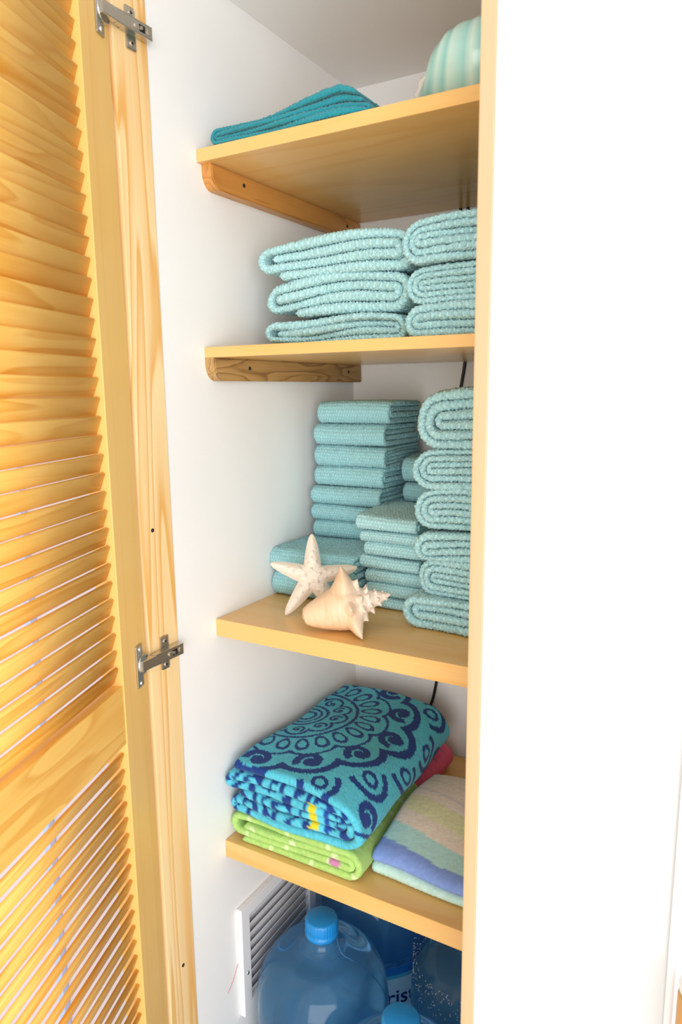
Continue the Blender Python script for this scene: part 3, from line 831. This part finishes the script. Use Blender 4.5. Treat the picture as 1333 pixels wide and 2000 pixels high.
# ------------------------------------------------------------ vent grille on the left wall
vg = empty('vent_grille', (0, .15, -1.06)); tag(vg, 'white metal vent grille on the wall beside the water jugs', 'vent')
def vpart(name, b, mat='vent', bev=.001, parent=vg, rx=0):
    bm = bmesh.new(); cx, cy, cz = [(b[0]+b[1])/2, (b[2]+b[3])/2, (b[4]+b[5])/2]
    add_box(bm, b[0]-cx, b[1]-cx, b[2]-cy, b[3]-cy, b[4]-cz, b[5]-cz, bev)
    bmesh.ops.transform(bm, matrix=Matrix.Translation((cx, cy-.15, cz+1.06))@Matrix.Rotation(rx, 4, 'Y'), verts=bm.verts)
    return obj(name, bm, M[mat], parent)
VY0, VY1, VZ0, VZ1 = .024, .285, -1.178, -.945; fw = .024
vpart('frame_side', (0.0004, .0120, VY0, VY0+fw, VZ0, VZ1)); vpart('frame_side', (0.0004, .0120, VY1-fw, VY1, VZ0, VZ1))
vpart('frame_rail', (0.0004, .0117, VY0+fw, VY1-fw, VZ1-fw, VZ1)); vpart('frame_rail', (0.0004, .0117, VY0+fw, VY1-fw, VZ0, VZ0+fw))
vpart('backing', (0.0002, .0012, VY0+fw, VY1-fw, VZ0+fw, VZ1-fw), 'grey', 0)
nsl = 9; pz = (VZ1-VZ0-2*fw)/nsl
for k in range(nsl):
    zc_ = VZ0+fw+pz*(k+.5); vpart('slat', (.0048, .0062, VY0+fw, VY1-fw, zc_-.0088, zc_+.0088), 'vent', .0003, vg, math.radians(22))
for y, z in ((VY0+.013, -1.088), (VY1-.013, -1.02)):
    screw_disc(vg, (.0124, y-.15, z+1.06), (1, 0, 0), .0035, 'nickel')
tag(obj('thread', tube_mesh('thread', smooth_pts([(.001, -.012, -1.098), (.0012, .0, -1.088), (.001, .012, -1.075), (.0012, .02, -1.06)], 6), .0006, 6), M['thread']), 'fine red thread hanging on the white wall beside the vent', 'thread')

# ------------------------------------------------------------ water jugs
def jug_mat():
    t = NT('blue_water_jug'); tc = t.n('ShaderNodeTexCoord')
    n = t.n('ShaderNodeTexNoise', ins={'Vector': tc.outputs['Object'], 'Scale': 9.0, 'Detail': 2.0})
    t.set(Base_Color=t.mix(n.outputs[0], rgb(.12, .39, .70), rgb(.16, .46, .76)), Roughness=.09, IOR=1.34, Transmission_Weight=.78, Specular_IOR_Level=.6)
    return t.m
M['jug'] = jug_mat()
M['cap'] = simple('blue_cap_plastic', (.012, .26, .68), .38, noise=.03)
M['drop'] = simple('condensation', (.66, .72, .78), .12, Transmission_Weight=.6, IOR=1.33)
M['labelw'] = simple('label_white', (.80, .82, .86), .4); M['labelb'] = simple('label_blue', (.03, .22, .62), .4); M['labelc'] = simple('label_aqua', (.12, .55, .70), .4); M['navy'] = simple('label_navy', (.012, .018, .16), .4)
JR = .128; JH = .443
def jug_profile():
    p = [(.02, .006), (.10, 0), (.116, .002), (.126, .012), (JR, .03)]
    z = .034
    while z < .300: p.append((JR, z)); z += .0045
    for k in range(1, 19):
        a = k/18*math.radians(78)
        p.append((.052+(JR-.052)*math.cos(a)**.9, .300+.105*math.sin(a)))
    zt = p[-1][1]; r0 = p[-1][0]
    for k in range(1, 9):
        q = k/8; p.append((r0+(.0275-r0)*(1-(1-q)**2.0), zt+.030*q**1.4))
    p += [(.0275, zt+.034), (.0285, zt+.036), (.0285, zt+.058), (.026, zt+.062), (.02, zt+.063)]
    return p, zt
jp, jzt = jug_profile()
def jfn(R, Z, PH):
    zz = Z+.006*np.sin(5*PH)
    env = np.clip((Z-.05)/.02, 0, 1)*np.clip((.285-Z)/.02, 0, 1)*(1-np.exp(-((Z-.185)/.042)**4))
    return R-.0042*env*(.5+.5*np.cos(zz*2*PI/.034))**2, Z
jug_body = lathe_mesh('body', jp, 72, jfn)
def capfn(R, Z, PH):
    m_ = (R > .029)&(Z < .032)&(Z > .010)
    return R+np.where(m_, .0007*np.sign(np.sin(PH*36)), 0), Z
cap_me = lathe_mesh('cap', [(.0300, 0), (.0318, .001), (.0322, .008), (.0305, .0095), (.0305, .012), (.0310, .014), (.0310, .030), (.0300, .0335), (.027, .0355), (.0, .0358)][:9]+[(.002, .0358)], 108, capfn)
def jug(x, y, label, rz=0):
    root = empty('water_jug', (x, y, ZF), rz); tag(root, label, 'jug', 'blue water jugs on the closet floor')
    b = obj('body', jug_body, M['jug'], root)
    c = obj('cap', cap_me, M['cap'], root, (0, 0, jzt+.032))
    return root, b, c
jA, bA, cA = jug(.141, .103, 'full blue water jug in front with its cap fully in view beside the vent', .3)
jB, bB, cB = jug(.125, .368, 'blue water jug in the back corner bearing a white printed label', 0)
jC, bC, cC = jug(.404, .243, 'blue water jug beaded with condensation behind the right-hand trim', .5)
jD, bD, cD = jug(.366, -.021, 'foremost blue water jug showing only its cap at the lower edge', .9)
# tear strip hanging from the front cap
obj('seal_strip', tube_mesh('seal_strip', smooth_pts([(.031, -.008, jzt+.034), (.044, -.02, jzt+.012), (.075, -.018, jzt-.006), (.112, -.01, jzt-.052), (.126, -.006, jzt-.085)], 8), .0011, 6), M['jug'], jA)
# droplets under the shoulder of the beaded jug
prj = np.array(jp); r = rnd(31); DV = []; DF = []
sel = [(q[0], q[1]) for q in jp if q[1] > .33 and q[0] > .05]
ico = bmesh.new(); bmesh.ops.create_icosphere(ico, subdivisions=1, radius=1); iv = [v.co.copy() for v in ico.verts]; fi = [tuple(v.index for v in f.verts) for f in ico.faces]; ico.free()
for k in range(650):
    zz = r.uniform(.335, .402); rr_ = float(np.interp(zz, prj[4:70, 1], prj[4:70, 0])); a = r.uniform(0, 2*PI); s = r.uniform(.0006, .0016)
    c = Vector((rr_*math.cos(a), rr_*math.sin(a), zz)); b = len(DV)
    DV += [c+v*s for v in iv]; DF += [tuple(b+i for i in f) for f in fi]
tag(obj('condensation', np_mesh('condensation', DV, DF, True), M['drop'], jC), kind='stuff')
# printed label wrapped round the back jug
def wrap_label(parent, a0, a1, z0, z1, R, mat, name, top=None, bot=None, n=40):
    V = []; F = []
    for i in range(n+1):
        q = i/n; a = a0+(a1-a0)*q
        zb_ = bot(q) if bot else z0; zt_ = top(q) if top else z1
        for z in (zb_, zt_): V.append((R*math.cos(a), R*math.sin(a), z))
    for i in range(n): F.append((2*i, 2*i+2, 2*i+3, 2*i+1))
    return obj(name, np_mesh(name, V, F, True), M[mat], parent)
AC = math.radians(-41); hwid = math.radians(46); lz0, lz1 = .130, .256
lab = wrap_label(jB, AC-hwid, AC+hwid, lz0, lz1, JR+.0006, 'labelw', 'label')
wrap_label(jB, AC-hwid, AC+hwid, 0, lz1, JR+.0010, 'labelb', 'label_band', bot=lambda q: .228+.008*math.sin(q*PI))
wrap_label(jB, AC-hwid, AC+hwid, 0, 0, JR+.0009, 'labelc', 'label_band', bot=lambda q: .219+.008*math.sin(q*PI), top=lambda q: .2285+.008*math.sin(q*PI))
wrap_label(jB, AC-hwid, AC+hwid, 0, 0, JR+.0010, 'labelb', 'label_band', bot=lambda q: lz0, top=lambda q: lz0+.002+.022*q*q)
def text_wrap(parent, body, size, a_c, z, R, mat, bold=0):
    cu = bpy.data.curves.new('lettering', 'FONT'); cu.body = body; cu.size = size; cu.align_x = 'CENTER'; cu.offset = bold; cu.resolution_u = 4
    to = bpy.data.objects.new('lettering', cu); COL.objects.link(to)
    bpy.context.view_layer.update()
    me = bpy.data.meshes.new_from_object(to.evaluated_get(bpy.context.evaluated_depsgraph_get()))
    bpy.data.objects.remove(to, do_unlink=True); bpy.data.curves.remove(cu)
    bm = bmesh.new(); bm.from_mesh(me)
    bmesh.ops.triangulate(bm, faces=bm.faces); bmesh.ops.subdivide_edges(bm, edges=[e for e in bm.edges if e.calc_length() > .008], cuts=2)
    for v in bm.verts:
        a = a_c+v.co.x/R; v.co = Vector((R*math.cos(a), R*math.sin(a), z+v.co.y))
    bm.to_mesh(me); bm.free(); me.materials.clear()
    return obj('lettering', me, M[mat], parent)
text_wrap(jB, 'Cristal', .050, AC, .166, JR+.0016, 'navy', .0006)
text_wrap(jB, 'hogar', .019, AC-.08, .149, JR+.0016, 'navy', .0002)

# ------------------------------------------------------------ wooden post at the far right
po = empty('wooden_post', (.779, -.185, ZF)); tag(po, 'brown wooden post with a white rounded top at the right edge', 'post')
hp = -.588-ZF
obj('shaft', lathe_mesh('shaft', [(.021, 0), (.022, .004), (.022, hp-.004), (.021, hp)], 28), M['post'], po)
obj('knob', lathe_mesh('knob', [(.018, hp), (.021, hp+.004), (.0215, hp+.010), (.018, hp+.018), (.010, hp+.023), (.001, hp+.0245)], 28), M['vent'], po)
